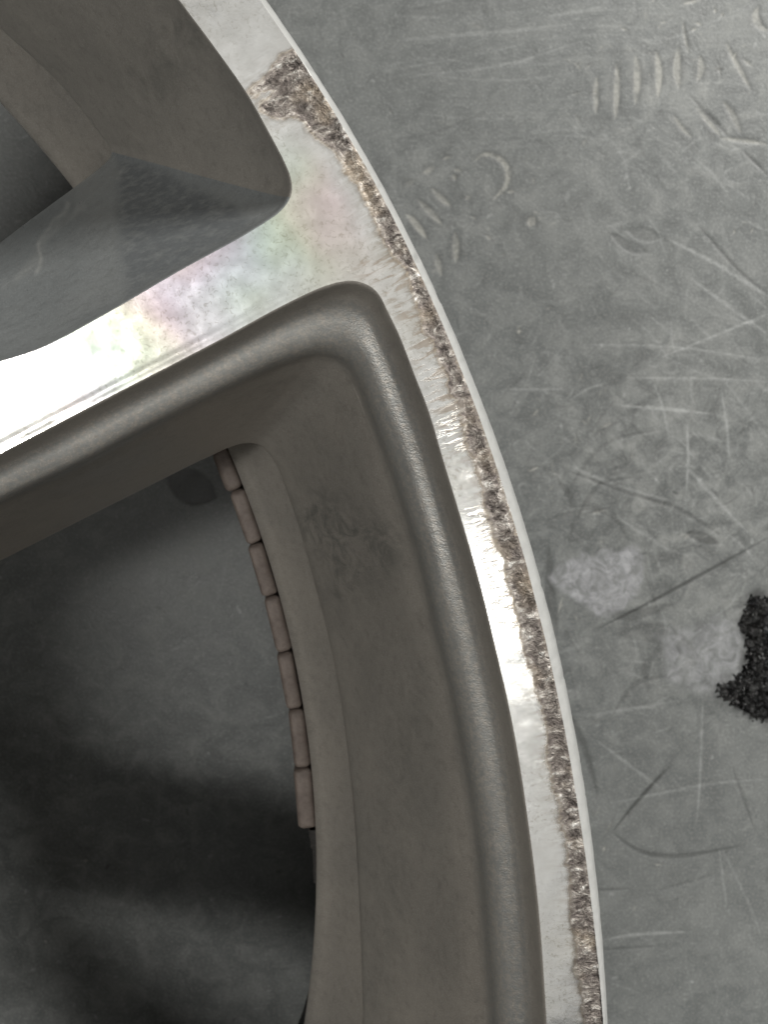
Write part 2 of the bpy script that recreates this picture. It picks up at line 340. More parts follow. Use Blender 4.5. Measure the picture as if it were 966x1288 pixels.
for p, wd, s in [([(750, 792), (800, 767), (860, 735), (966, 677)], 4.5, .42), ([(716, 593), (780, 616), (853, 640), (905, 672)], 6, .26), ([(770, 1047), (800, 1010), (846, 961)], 4.5, .34),
                 ([(770, 1047), (803, 1070), (848, 1077), (935, 1064)], 6, .26), ([(864, 670), (883, 676), (903, 684)], 14, .34), ([(690, 655), (720, 640), (700, 600)], 9, .16),
                 ([(725, 660), (732, 640), (755, 610), (800, 600)], 5, .2), ([(868, 120), (920, 175)], 5, .2), ([(935, 189), (966, 220)], 4, .3), ([(880, 285), (930, 340), (966, 370)], 4, .28),
                 ([(770, 295), (795, 312), (815, 318)], 14, .16), ([(790, 290), (830, 300)], 18, .12), ([(780, 800), (830, 798), (880, 830)], 26, .16), ([(735, 760), (790, 775), (850, 760)], 14, .20),
                 ([(715, 680), (730, 640), (770, 650), (790, 680)], 8, .16), ([(690, 690), (692, 740), (700, 800)], 12, .26), ([(700, 870), (735, 940), (752, 1000)], 9, .28), ([(815, 870), (812, 840), (830, 815)], 10, .18),  # the stroke hugging the rim paints its contact shadow on the floor
                 ([(770, 900), (800, 860), (850, 850)], 6, .2), ([(920, 960), (950, 1045)], 4, .22), ([(500, 18), (760, -6)], 22, .08), ([(830, 1120), (900, 1100)], 4, .12), ([(705, 630), (760, 560), (830, 540)], 5, .14),
                 ([(210, 600), (240, 612), (270, 625)], 44, .42), ([(860, 940), (780, 1035)], 4, .12), ([(745, 1120), (790, 1118)], 3, .25), ([(755, 1195), (830, 1190)], 3, .2)]:
    stroke(TONE, p, wd, -s, True, 'add', 4 if wd > 6 else 1.6); stroke(HGT, p, wd, -.35, True, 'add', 3)
# the haze of fine scuffs everywhere
def scuff(n, lmin, lmax, wmin, wmax, vmax, ang=None, box=(-250, -250, 1216, 1538)):
    for _ in range(n):
        x, y = rng.uniform(box[0], box[2]), rng.uniform(box[1], box[3]); L = rng.uniform(lmin, lmax)*rng.uniform(.3, 1)
        a = rng.uniform(0, math.pi) if ang is None else rng.normal(*ang); b = a+rng.normal(0, .25)
        m = (x+L*.5*math.cos(a), y+L*.5*math.sin(a)); e = (m[0]+L*.5*math.cos(b), m[1]+L*.5*math.sin(b))
        v = rng.uniform(.03, vmax)*(1 if rng.random() < .62 else -1)
        stroke(TONE, [(x, y), m, e], rng.uniform(wmin, wmax), v, True, 'add', 1.8)
scuff(900, 15, 110, 1.1, 2.4, .15)
scuff(150, 60, 260, 1.5, 3.0, .15, (-.08, .12), (450, -100, 1000, 200))
scuff(150, 40, 150, 1.8, 4.0, .20, (.75, .2), (740, 100, 1100, 700))
scuff(420, 10, 80, 1.2, 3.0, .24, None, (640, 400, 1000, 920))
scuff(160, 15, 60, 6, 18, .10, None, (640, 440, 1000, 900))
scuff(120, 8, 40, 2, 6, .16, None, (500, 150, 1000, 400))
scuff(130, 40, 140, 5, 16, .06)
for _ in range(900):                               # grit and pin-prick pits
    x, y = rng.uniform(-250, 1216), rng.uniform(-250, 1538); r = rng.uniform(1.6, 4.2)*rng.uniform(.5, 1.1)
    stroke(TONE, [(x, y), (x+rng.normal(0, 2.5), y+rng.normal(0, 2.5))], r, rng.uniform(.08, .4)*(1 if rng.random() < .75 else -1), False, 'add', 1.4)
for _ in range(90):                                # little ring-shaped blisters in the worn area
    x, y = rng.uniform(650, 966), rng.uniform(440, 720); r = rng.uniform(3, 11)
    a0 = rng.uniform(0, 6.28); th = np.linspace(a0, a0+rng.uniform(2, 5), 8)
    stroke(TONE, np.c_[x+r*np.cos(th), y+r*.8*np.sin(th)], rng.uniform(1.8, 3.5), rng.uniform(.05, .2)*(1 if rng.random() < .5 else -1), True, 'add', 1.6)
def polymask(poly, soft, jit=0.0, fr=.06, seed=0.0):
    """inside-ness of a photo-pixel polygon on the canvas, softened, with a ragged edge"""
    poly = np.array(poly, float); lo = np.floor(poly.min(0)-20+MARG).astype(int); hi = np.ceil(poly.max(0)+20+MARG).astype(int)
    lo = np.clip(lo, 0, [RW-1, RH-1]); hi = np.clip(hi, 1, [RW, RH])
    yy, xx = np.mgrid[lo[1]:hi[1], lo[0]:hi[0]]; P = np.c_[xx.ravel()-MARG, yy.ravel()-MARG].astype(float)
    sd = polysd(P, poly)
    if jit: sd = sd+jit*nzarr(P, fr, seed)+jit*.5*nzarr(P, fr*2.7, seed+3)
    return (slice(lo[1], hi[1]), slice(lo[0], hi[0])), sstep(sd, -soft, soft).reshape(xx.shape), P
def polysd(P, poly):                               # signed distance, positive inside
    P = np.asarray(P, float); best = np.full(len(P), 1e9); ins = np.zeros(len(P), bool)
    for i in range(len(poly)):
        a, b = poly[i], poly[(i+1) % len(poly)]; d = b-a; q = d@d+1e-9
        t = np.clip(((P-a)@d)/q, 0, 1); best = np.minimum(best, np.hypot(*(P-a-t[:, None]*d).T))
        c = (a[1] > P[:, 1]) != (b[1] > P[:, 1])
        xi = a[0]+(P[:, 1]-a[1])/(b[1]-a[1]+1e-12)*(b[0]-a[0]); ins ^= c & (P[:, 0] < xi)
    return np.where(ins, best, -best)
s_, m_, P_ = polymask([(694, 727), (708, 708), (733, 694), (745, 700), (765, 692), (800, 686), (812, 712), (805, 735), (796, 755), (775, 772), (750, 772), (728, 756), (712, 745)], 5, 6, .06, 2.)
LIL[s_] = np.maximum(LIL[s_], m_*.75)
s_, m_, P_ = polymask([(828, 800), (870, 790), (905, 770), (935, 790), (940, 830), (920, 870), (880, 870), (840, 850)], 10, 9, .05, 5.)
LIL[s_] = np.maximum(LIL[s_], m_*.45)
HGT[s_] += m_*nzarr(P_, .055, 9.).reshape(m_.shape)*1.2
s_, m_, P_ = polymask([(-30, 560), (220, 560), (260, 640), (200, 780), (60, 700)], 30, 20, .02, 6.)
TONE[s_] += m_*.05
TAR = [(1010, 745), (966, 747), (952, 744), (939, 757), (929, 773), (930, 790), (938, 806), (939, 822), (934, 840), (920, 854), (899, 861), (905, 878), (926, 889), (945, 902), (968, 910), (1010, 905), (1030, 830)]
s_, m_, P_ = polymask(TAR, 12, 12, .07, 11.)
DARK[s_] = np.maximum(DARK[s_], m_*.75)

def axis_grid(a, b, step, far):                    # even inside the view, stretching outwards
    g = list(np.arange(a, b+step, step)); s = step
    lo = [a]
    while lo[-1] > -far: s *= 1.6; lo.append(lo[-1]-s)
    s = step; hi = [g[-1]]
    while hi[-1] < far: s *= 1.6; hi.append(hi[-1]+s)
    return np.array(lo[:0:-1]+g+hi[1:])
cor = U([(-60, -60), (1026, -60), (-60, 1348), (1026, 1348)], H)
gx = axis_grid(cor[:, 0].min(), cor[:, 0].max(), .33, 2600); gy = axis_grid(cor[:, 1].min(), cor[:, 1].max(), .33, 2600)
X, Y = np.meshgrid(gx, gy); XY = np.c_[X.ravel(), Y.ravel()]
px = PX(XY, H); iu = np.clip(px[:, 0]+MARG, 0, RW-1.01); iv = np.clip(px[:, 1]+MARG, 0, RH-1.01)
def samp(A):
    x0, y0 = iu.astype(int), iv.astype(int); fx, fy = iu-x0, iv-y0
    return A[y0, x0]*(1-fx)*(1-fy)+A[y0, x0+1]*fx*(1-fy)+A[y0+1, x0]*(1-fx)*fy+A[y0+1, x0+1]*fx*fy
far_fade = ((px[:, 0] > -250) & (px[:, 0] < 1210) & (px[:, 1] > -250) & (px[:, 1] < 1540)).astype(float)
tone = np.clip(.5+(samp(TONE)-.5)*far_fade, 0, 1)
z = samp(HGT)*far_fade*.30
V = np.c_[XY, z]/1000
nx, ny = len(gx), len(gy)
idx = np.arange(nx*ny).reshape(ny, nx)
Q = np.c_[idx[:-1, :-1].ravel(), idx[:-1, 1:].ravel(), idx[1:, 1:].ravel(), idx[1:, :-1].ravel()]
me = bpy.data.meshes.new('floor'); me.vertices.add(len(V)); me.vertices.foreach_set('co', V.ravel())
me.loops.add(Q.size); me.loops.foreach_set('vertex_index', Q.ravel().astype(np.int32))
me.polygons.add(len(Q)); me.polygons.foreach_set('loop_start', np.arange(0, Q.size, 4, dtype=np.int32))
me.update(calc_edges=True); me.polygons.foreach_set('use_smooth', np.ones(len(Q), bool))
worn = np.exp(-((px[:, 0]-830)/170)**2-((px[:, 1]-640)/230)**2)+.8*np.exp(-((px[:, 0]-880)/140)**2-((px[:, 1]-120)/130)**2)+.35*np.exp(-((px[:, 0]-570)/90)**2-((px[:, 1]-260)/70)**2)+.6*np.exp(-((px[:, 0]-150)/250)**2-((px[:, 1]-1000)/350)**2)
attr(me, 'worn', np.clip(worn, 0, 1)); attr(me, 'tone', tone); attr(me, 'pale', samp(PALE)*far_fade); attr(me, 'dark', samp(DARK)*far_fade); attr(me, 'lilac', samp(LIL)*far_fade)
tag(obj('floor', me, M_FLOOR), kind='structure', label='scuffed grey floor covered in scratches and pale dents')

# crumbly tar on the floor
tp = U(TAR, H); lo, hi = tp.min(0)-1, tp.max(0)+1
tx, ty = np.meshgrid(np.arange(lo[0]-2, hi[0]+2, .3), np.arange(lo[1]-2, hi[1]+2, .3)); T = np.c_[tx.ravel(), ty.ravel()]
sd = polysd(T, tp)+1.3*nzarr(T, .30, 4.)+1.8*nzarr(T, .9, 8.)+.9*nzarr(T, 1.9, 5.)-.3
lump = np.array([1-min(noise.voronoi(Vector((x*.38, y*.38, 0)))[0][0], 1) for x, y in T])
hgt = np.where(sd > 0, .15+np.minimum(sd*.45, 1.0)*(.6+.8*nzarr(T, .35, 1.))+2.6*lump**2*sstep(sd, 0, 1.6)+.6*nzarr(T, 1.6, 2.)*sstep(sd, 0, 1.2), sd*.8)
tz = np.maximum(hgt, -.6)
tn = tx.shape[1]; keep = sd > -.9
TF = []
for j in range(tx.shape[0]-1):
    for i in range(tn-1):
        a = j*tn+i
        if keep[a] and keep[a+1] and keep[a+tn] and keep[a+tn+1]: TF.append((a, a+1, a+tn+1, a+tn))
used = sorted({v for f in TF for v in f}); rm_ = {v: i for i, v in enumerate(used)}
me = mesh('tar_patch', np.c_[T, tz][used]/1000, [[rm_[v] for v in f] for f in TF])
tag(obj('tar_patch', me, M_TAR), 'glossy black crumbly patch stuck on the grey floor at right', 'tar patch')

# ------------------------------------------------------------------ wheel outlines
CM = CEN/1000
wheel = bpy.data.objects.new('alloy_wheel', None); COL.objects.link(wheel)
wheel.location = (CM[0], CM[1], 0.0); wheel.empty_display_size = .05
tag(wheel, 'kerb-scraped alloy wheel with machined silver face and grey painted windows lying on floor', 'wheel')
AX_S, AX_B, AX_A = 27.4, 5.7, 41.7                 # spoke in view, window below it, window above it
def loc(xy, depth):                                # world mm -> wheel-local metres
    xy = np.atleast_2d(xy); dp = np.broadcast_to(depth, (len(xy),))
    return np.c_[xy-CEN, H-dp]/1000
B0 = ([(0, 570), (135, 500), (272, 429.5), (350, 387), (400, 363), (422, 355.5)], [(422, 355.5), (440, 353), (452, 354.5), (467, 361), (477, 371), (488, 392)],
      [(488, 392), (502, 421), (523, 475), (539, 516), (557, 576), (585, 668), (605.5, 740), (622, 808), (641, 891), (654, 961), (666, 1043), (674, 1106), (681, 1179), (688, 1286)])
B3 = ([(0, 632), (100, 585), (200, 532), (300, 482), (350, 459), (380, 449)], [(380, 449), (402, 445), (424, 449), (440, 461), (452, 482), (463, 510)],
      [(463, 510), (480, 555), (498, 605), (528, 700), (548, 785), (566, 855), (583, 935), (603, 1060), (615, 1185), (623, 1285)])
B5 = ([(0, 705), (90, 660), (200, 605), (240, 585), (270, 571), (285, 564)], [(285, 564), (305, 558), (323, 559), (337, 570), (350, 591), (357, 609)],
      [(357, 609), (364, 629), (377, 668), (395, 733), (412, 798), (428, 879), (439, 963), (446, 1035), (449, 1080), (453, 1160), (457, 1285)])
A0 = ([(0, 455), (38, 443), (70, 429), (150, 385), (225, 341), (300, 300), (330, 282)], [(330, 282), (350, 268), (362, 254), (367, 240), (365, 222), (355, 198)],
      [(355, 198), (340, 170), (310, 117), (270, 60), (225, 0)])
A5 = ([(0, 303), (30, 280), (60, 258), (90, 236), (112, 219)], [(112, 219), (128, 206), (138, 194), (136, 184), (125, 169), (114, 154)],
      [(114, 154), (92, 126), (65, 95), (30, 62), (0, 35), (-50, -12)])
NS, NC, NR, NX, NH = 110, 40, 210, 26, 14
def full_loop(parts, depth, axis, nr=NR, outward=1):
    """visible trace + its mirror image + the hub end: closed loop, same counts for each depth"""
    s, c, r = [U(p, depth) for p in parts]
    s = spline(s, NS); c = spline(c, NC); r = spline(r, nr)
    d = s[0]-s[6]; d /= np.linalg.norm(d)          # extend the spoke edge towards the hub
    k = np.radians(AX_S); rad = -np.array([math.cos(k), math.sin(k)])
    ext = []; p = s[0].copy(); step = 3.0
    while polar(p)[0][0] > 100+depth*.10: d = d*.9+rad*.1; d /= np.linalg.norm(d); p = p+d*step; ext.append(p.copy())
    ext = spline(np.array([s[0]]+ext)[::-1], NX)[:-1]
    ms = mirror(np.vstack([ext, s[:-1:8], c[:-1:4], c[-1:]]), axis)[::-1]
    gap = spline(np.vstack([r[-40:-1:13], r[-1:], ms[:1], ms[3:4]]), 60)
    a = np.argmin(np.hypot(*(gap-r[-1]).T)); b = np.argmin(np.hypot(*(gap-ms[0]).T))
    gap = spline(gap[a:b+1], 30)[1:-1]
    e0, e1 = ms[-1], ext[0]; mid = (e0+e1)/2; rr, aa = polar(mid); mid = cart(rr-9-depth*.02, aa)[0]
    hub = spline([ms[-3], e0, mid, e1, ext[2]], 3*NH)
    a = np.argmin(np.hypot(*(hub-e0).T)); b = np.argmin(np.hypot(*(hub-e1).T)); hub = spline(hub[a:b+1], NH)[1:-1]
    L = np.vstack([ext, s[:-1], c[:-1], r, gap, ms, hub])
    n = [len(ext), len(ext)+NS-1, len(ext)+NS-1+NC-1, len(ext)+NS-1+NC-1+nr, 0, 0]
    n[4] = n[3]+len(gap); n[5] = n[4]+len(ms)
    return L, n
LB0, nB = full_loop(B0, 0, AX_B); LB3, _ = full_loop(B3, 9, AX_B); LB5, _ = full_loop(B5, 49, AX_B)
LA0, nA = full_loop(A0, 0, AX_A, 90); LA5, _ = full_loop(A5, 49, AX_A, 90)

def profile_rows(loops, stops):
    """stops: (which lower loop, t, depth); returns rows of (xy, depth)"""
    rows = []
    for i, t, dp in stops: rows.append((loops[i]*(1-t)+loops[i+1]*t if t else loops[i], dp))
    return rows
SB = [(0, 0, 0), (0, .03, .12), (0, .055, .6), (0, .08, 1.6), (0, .12, 2.9), (0, .18, 4.2), (0, .26, 5.1), (0, .38, 5.55), (0, .52, 5.75), (0, .66, 6.0), (0, .78, 6.5), (0, .88, 7.3), (0, .95, 8.3),
      (1, 0, 9.5), (1, .012, 11.2), (1, .03, 12.4), (1, .07, 13.8), (1, .14, 15.5), (1, .22, 18.6), (1, .32, 22.5), (1, .45, 27.6), (1, .58, 32.7), (1, .72, 38.2), (1, .84, 43), (1, .93, 46.6), (1, .975, 48.2), (1, 1.0, 49.8), (1, 1.0, 51.5), (1, .985, 54)]
SA = [(0, 0, 0), (0, .006, .12), (0, .012, .5), (0, .025, 1.6), (0, .05, 3.3), (0, .09, 5.6), (0, .15, 8.8), (0, .24, 13.2), (0, .35, 18.5), (0, .48, 24.7), (0, .60, 30.3), (0, .72, 36), (0, .83, 41), (0, .91, 45), (0, .96, 47.4), (0, .985, 48.6), (0, 1.0, 50), (0, 1.0, 52), (0, .99, 54)]
SA = [(0, a[1]+(b[1]-a[1])*q/4, a[2]+(b[2]-a[2])*q/4) for a, b in zip(SA[:-1], SA[1:]) for q in range(4)]+[SA[-1]]
def loft(loops, stops, seed):
    rows = profile_rows(loops, stops); N = len(rows[0][0]); out = []
    for j, (xy, dp) in enumerate(rows):
        v = loc(xy, dp)
        if len(rows)*.15 < j < len(rows)-5:                    # cast surface is never dead flat
            g = np.array([noise.noise(Vector((a[0]*55+seed, a[1]*55, a[2]*55))) for a in v]); v[:, 2] += g*.00035
        out.append(v)
    V = np.vstack(out); Fc = []
    for j in range(len(rows)-1):
        for i in range(N): Fc.append((j*N+i, j*N+(i+1) % N, (j+1)*N+(i+1) % N, (j+1)*N+i))
    return V, Fc, N
def split_mesh(name, V, Fc, sel, nrm, extra=()):
    """the faces 'sel' as a mesh of their own that keeps the shading of the whole surface"""
    fs = [Fc[i] for i in sel]; used = sorted({v for f in fs for v in f}); mp = {v: i for i, v in enumerate(used)}
    me = mesh(name, V[used], [[mp[v] for v in f] for f in fs])
    me.normals_split_custom_set_from_vertices(nrm[used].tolist())
    for nm, vals in extra: attr(me, nm, np.asarray(vals)[used])
    return me
def vnormals(V, Fc):
    me = mesh('tmp', V, Fc); n = np.zeros(len(V)*3, np.float32); me.vertex_normals.foreach_get('vector', n); bpy.data.meshes.remove(me)
    return n.reshape(-1, 3)
def rows_of(V, N): return range(len(V)//N)
def pocket(loops, stops, nn, seed, px_marks=False):
    V, Fc, N = loft(loops, stops, seed)
    flip = False
    nr = vnormals(V, Fc)
    if nr[N//3+N*(len(rows_of(V, N))//2)][2] < 0: Fc = [f[::-1] for f in Fc]; nr = -nr
    sp, mc = nn[1]+(nn[2]-nn[1])//2, nn[4]+ (NC//4)//2   # flank / wall cut in the middle of the corner
    mid_hub = nn[5]+(N-nn[5])//2
    s1, s2, wl = [], [], []
    for i in range(len(Fc)):
        k = i % N
        if k < sp or k >= mid_hub: s1.append(i)
        elif k < mc: wl.append(i)
        else: s2.append(i)
    ex = []
    q = V*1000; P = PX(q[:, :2]+CEN, H-q[:, 2])
    smu = np.exp(-(seg(P, (395, 650), (470, 690))/38)**2)+.8*np.exp(-(seg(P, (430, 690), (435, 745))/24)**2)+.5*np.exp(-(seg(P, (230, 10), (200, 100))/45)**2)+.4*np.exp(-(seg(P, (520, 850), (470, 1250))/30)**2)
    if px_marks:
        st = sstep(polysd(P, np.array([(150, 196), (215, 222), (300, 268), (318, 280), (240, 325), (160, 372), (152, 300)], float)+0)+4*nzarr(P, .05, 3.), -12, 9)
        wob = P+np.c_[5*np.sin(P[:, 1]*.09), np.zeros(len(P))]+3.5*np.c_[nzarr(P, .06, 2.), nzarr(P, .06, 5.)]
        sk = sstep(5.5-seg(wob, (50, 312), (80, 256)), 0, 6)*.8
        sk = np.maximum(sk, .9*sstep(5-seg(wob, (42, 342), (52, 305)), 0, 5)); sk = np.maximum(sk, .4*sstep(9-seg(wob, (20, 350), (95, 262)), 0, 9))
        sk = np.maximum(sk, .6*sstep(2.5-np.abs(seg(P, (146, 225), (156, 210))), 0, 2.5))
        sk = np.maximum(sk, .35*sstep(6-np.abs(seg(P, (0, 300), (120, 215))), 0, 6))
        ex = [('stain', st), ('streak', sk)]
    else: ex = [('stain', np.zeros(len(V))), ('streak', np.zeros(len(V)))]
    row = np.repeat(np.arange(len(V)//N), N).astype(float); ld = sstep(row, 4, 7)*(1-sstep(row, 13, 16)) if len(loops) == 3 else np.zeros(len(V))
    ex = ex+[('ledge', ld), ('smudge', np.clip(smu, 0, 1))]
    return split_mesh('spoke_flank', V, Fc, s1, nr, ex), split_mesh('window_wall', V, Fc, wl, nr, ex[-2:]), split_mesh('spoke_flank', V, Fc, s2, nr, ex)
def seg(P, a, b):
    a, b = np.array(a, float), np.array(b, float); d = b-a; t = np.clip(((P-a)@d)/(d@d), 0, 1)
    return np.hypot(*(P-a-t[:, None]*d).T)
fB1, wB, fB2 = pocket([LB0, LB3, LB5], SB, nB, 3.0)
fA1, wA, fA2 = pocket([LA0, LA5], SA, nA, 8.0, True)
for m_ in (fA1, fA2): m_.materials.append(M_FLNK)
for m_ in (fB1, fB2): m_.materials.append(M_WALL)
for m_ in (wA, wB): m_.materials.append(M_WALL)

# ------------------------------------------------------------------ machined face
O_PX = [(335, 0), (422, 127), (447, 176), (483, 243), (521, 315), (558, 392), (585, 448), (606, 496), (635, 578), (651, 628), (672, 695), (684, 746), (697, 799), (716, 883), (738, 1028), (743, 1045), (752, 1106), (759, 1183), (764, 1282)]
F_PX = [(318, 0), (345, 35), (370, 63), (390, 84), (405, 110), (428, 147), (445, 179), (466, 226), (495, 272), (515, 315), (523, 336), (543, 375), (562, 419), (577, 462), (593, 500), (606, 537), (618, 576), (628, 614), (641, 647), (655, 688), (663, 721),
        (674, 752), (686, 806), (699, 856), (708, 897), (718, 943), (726, 1007), (732, 1046), (741, 1100), (746, 1146), (750, 1191), (754, 1235), (757, 1282)]
def radius_fn(pts, depth):
    r, a = polar(U(pts, depth)); c = np.polyfit(a, r, 3); lo, hi = a.min(), a.max(); mean = r.mean()
    def f(ang):
        ang = (np.asarray(ang)+180) % 360-180; q = np.clip(ang, lo, hi); v = np.polyval(c, q)
        fade = sstep(np.maximum(lo-ang, ang-hi), 0, 40); return v*(1-fade)+mean*fade
    return f
R_OUT, R_FACE = radius_fn(O_PX, 3.0), radius_fn(F_PX, 0)
th_dense = np.arange(-2, 40, .07); th_far = np.arange(40, 358, 1.0)
TH = np.r_[th_dense, th_far]
jag = np.array([.10*noise.noise(Vector((t*3.1, 0, 0)))+.07*noise.noise(Vector((t*9.7, 4, 0))) for t in TH])*(TH < 40)
rim_loop = cart(R_FACE(TH)+jag, TH)
RASH = [(372, 62), (352, 72), (338, 92), (318, 106), (311, 116), (322, 120), (336, 113), (343, 116), (330, 128), (327, 140), (340, 146), (356, 151), (372, 145), (381, 150), (386, 163), (404, 174), (425, 191), (433, 205), (440, 222), (454, 234), (461, 255), (470, 275), (481, 300),
        (496, 322), (510, 338), (519, 362), (527, 390), (535, 416), (546, 430), (551, 452), (561, 470), (567, 492), (579, 508), (582, 530), (586, 550), (596, 575), (602, 598), (608, 620), (611, 640), (621, 660), (628, 688), (637, 712), (641, 740), (650, 765), (656, 790), (661, 818),
        (672, 850), (676, 870), (684, 888), (688, 920), (691, 950), (693, 980), (704, 1015), (708, 1035), (712, 1060), (716, 1090), (720, 1130), (720, 1160), (725, 1190), (727, 1220), (733, 1250), (737, 1300), (748, 1420), (800, 1420)]
RASH = np.array(RASH+[(800, 1282), (764, 1191), (741, 1100), (735, 1046), (728, 1007), (720, 943), (710, 897), (701, 856), (688, 806), (675, 752), (664, 721), (656, 688), (642, 647), (629, 614), (619, 576), (607, 537), (594, 500), (578, 462), (563, 419), (544, 375), (524, 336), (516, 315), (496, 272), (467, 226), (446, 179), (429, 147), (406, 110), (391, 84)], float)

def seg_min(P, L): return np.min([seg(P, L[i], L[i+1]) for i in range(len(L)-1)], axis=0)
def in_loop(P, L): return polysd(P, L) > 0
pts, rad_lo = [], 150
def hexgrid(x0, x1, y0, y1, st):
    g = []
    for j, y in enumerate(np.arange(y0, y1, st*.866)):
        xs = np.arange(x0+(j % 2)*st*.5, x1, st); g.append(np.c_[xs, np.full(len(xs), y)])
    return np.vstack(g)
vb = U([(-30, -30), (996, -30), (-30, 1318), (996, 1318)], 0); bx0, by0 = vb.min(0); bx1, by1 = vb.max(0)
loopsB = [rot(LB0, 72*k) for k in range(5)]; loopsA = [rot(LA0, 72*k) for k in range(5)]
def on_face(P, margin):
    r, a = polar(P); ok = (r < R_FACE(a)-margin)
    for L in (LB0, LA0):
        s = polysd(P, L[::4] if margin > .2 else L[::2]); ok &= s < -margin
    return ok
g1 = hexgrid(bx0, bx1, by0, by1, .75); g1 = g1[on_face(g1, .3)]
p1 = PX(g1, 0); sd1 = polysd(p1, RASH); g1 = g1[sd1 < -7]
g2 = hexgrid(bx0, bx1, by0, by1, .25); r_, a_ = polar(g2); g2 = g2[(r_ > 239) & (r_ < R_FACE(a_)-.1)]
sd2 = polysd(PX(g2, 0), RASH); g2 = g2[sd2 > -7]; g2 = g2[on_face(g2, .12)]
g2 = g2+rng.normal(0, .03, g2.shape)
g3 = hexgrid(-470, 40, -350, 165, 5.0); r_, a_ = polar(g3); okk = (r_ < 246) & (r_ > 36) & ~((g3[:, 0] > bx0-2) & (g3[:, 0] < bx1+2) & (g3[:, 1] > by0-2) & (g3[:, 1] < by1+2))
g3 = g3[okk]
for L in loopsA+loopsB: g3 = g3[polysd(g3, L[::8]) < -1.5]
lbs = LB0[nB[0]:nB[1]+8]; tg = np.gradient(lbs, axis=0); tg /= np.linalg.norm(tg, axis=1)[:, None]; nm = np.c_[-tg[:, 1], tg[:, 0]]
if polysd(lbs[40:41]+nm[40:41]*.5, LB0)[0] > 0: nm = -nm
g4 = np.vstack([lbs+nm*o for o in (.25, .5, .75, .95, 1.15, 1.35, 1.6, 1.9)])
g1 = g1[seg_min(g1, lbs[::6]) > 2.2]; g1 = np.vstack([g1, g4[on_face(g4, .12)]])
bore = cart(32.0, np.arange(0, 360, 6.0))
verts, edges = [], []
def add_loop(L):
    b = len(verts); verts.extend(map(tuple, L)); n = len(L); edges.extend((b+i, b+(i+1) % n) for i in range(n))
add_loop(rim_loop)
for k in range(5):                                 # far windows with fewer points
    st = 1 if k == 0 else 3
    add_loop(loopsB[k][::st]); add_loop(loopsA[k][::st])
add_loop(bore)
verts.extend(map(tuple, np.vstack([g1, g2, g3])))
cv, ce, cf, _, _, _ = delaunay_2d_cdt([Vector(v) for v in verts], edges, [], 0, 1e-5)
cv = np.array([(v.x, v.y) for v in cv]); cf = np.array([f for f in cf if len(f) == 3])
cc = cv[cf].mean(1); rc, ac = polar(cc); ok = (rc < R_FACE(ac)+.25) & (rc > 31.9)
near = (cc[:, 0] > bx0-40)
for k in range(5):
    for L, st in ((loopsB[k], 1 if k == 0 else 3), (loopsA[k], 1 if k == 0 else 3)): bb = np.where((cc > L.min(0)-1).all(1) & (cc < L.max(0)+1).all(1))[0]; ok[bb] &= ~in_loop(cc[bb], L[::st])
ok &= np.array([len(set(f)) == 3 for f in cf])
cf, cc, rc, ac = cf[ok], cc[ok], rc[ok], ac[ok]
P = PX(cv, 0); inview = (P[:, 0] > -60) & (P[:, 0] < 1020) & (P[:, 1] > -60) & (P[:, 1] < 1420)
sd = np.full(len(cv), -99.0); iv_ = np.where(inview)[0]; sd[iv_] = polysd(P[iv_], RASH)
n1 = np.zeros(len(cv)); n2 = np.zeros(len(cv)); n3 = np.zeros(len(cv)); nearr = np.where(sd > -30)[0]
rr_, aa_ = polar(cv)
# the scrape tears the metal along the rim's edge and drags it inwards
tw = np.c_[rr_*.7, np.radians(aa_)*245]
n1[nearr] = nzarr(tw[nearr], .38, 3.); n2[nearr] = nzarr(tw[nearr], 1.5, 6.); n3[nearr] = nzarr(cv[nearr], 3.2, 9.)
ragged = sd+3.2*n2+1.6*n3+4.5*n1
rash = sstep(ragged, -9, 9)*(sd > -40)
rz_ = sstep(ragged, 3, 16)*(sd > -40)
zf = -rz_*(.17+.18*np.maximum(n1, -.6))+rz_*(.34*n2+.14*n3)
chat = sstep(polysd(P, np.array([(440, 330), (500, 315), (530, 350), (585, 500), (600, 560), (560, 560), (525, 460), (490, 380)], float)), -14, 14)
chat = np.maximum(chat, .55*sstep(polysd(P, np.array([(590, 640), (640, 640), (660, 790), (625, 790)], float)), -8, 8))
smear = np.exp(-np.maximum(-sd, 0)/13.0)*(sd > -90)*(.45+.55*sstep(P[:, 1], 200, 330)*(1-sstep(P[:, 1], 780, 900)*.6))
sheen_tint = sstep(-polysd(P, RASH), 5, 40)*np.exp(-(seg(P, (120, 440), (410, 250))/75)**2)
zl = np.zeros(len(cv)); zl[iv_] = .035*nzarr(cv[iv_], .22, 1.)+.02*nzarr(cv[iv_], .6, 4.)
# pocket edges and the outer edge stay put
edge_fix = np.ones(len(cv)); e_ = iv_
edge_fix[e_] = np.minimum(sstep(-polysd(cv[e_], LB0), 0, 1.2), sstep(-polysd(cv[e_], LA0), 0, 1.2))
zf = (zf+zl*sstep(R_FACE(aa_)-rr_, .2, 2.5))*edge_fix
dl = np.full(len(cv), 9.0); dl[iv_] = seg_min(cv[iv_], lbs[::6])
zf -= .05*sstep(dl, .15, .8)*(1-sstep(dl, 1.0, 1.6))+.01*sstep(dl, 1.0, 1.6)*(1-sstep(dl, 1.6, 4))
VF = np.c_[cv-CEN, H+zf]/1000
tri = VF[cf]; nrmz = np.cross(tri[:, 1]-tri[:, 0], tri[:, 2]-tri[:, 0])[:, 2]; cf[nrmz < 0] = cf[nrmz < 0][:, ::-1]
nF = vnormals(VF, cf)
R_SPLIT = 238.5
exF = [('smear', smear), ('rash', rash), ('chatter', chat), ('sheen_tint', sheen_tint)]
sel = np.where(rc >= R_SPLIT)[0]
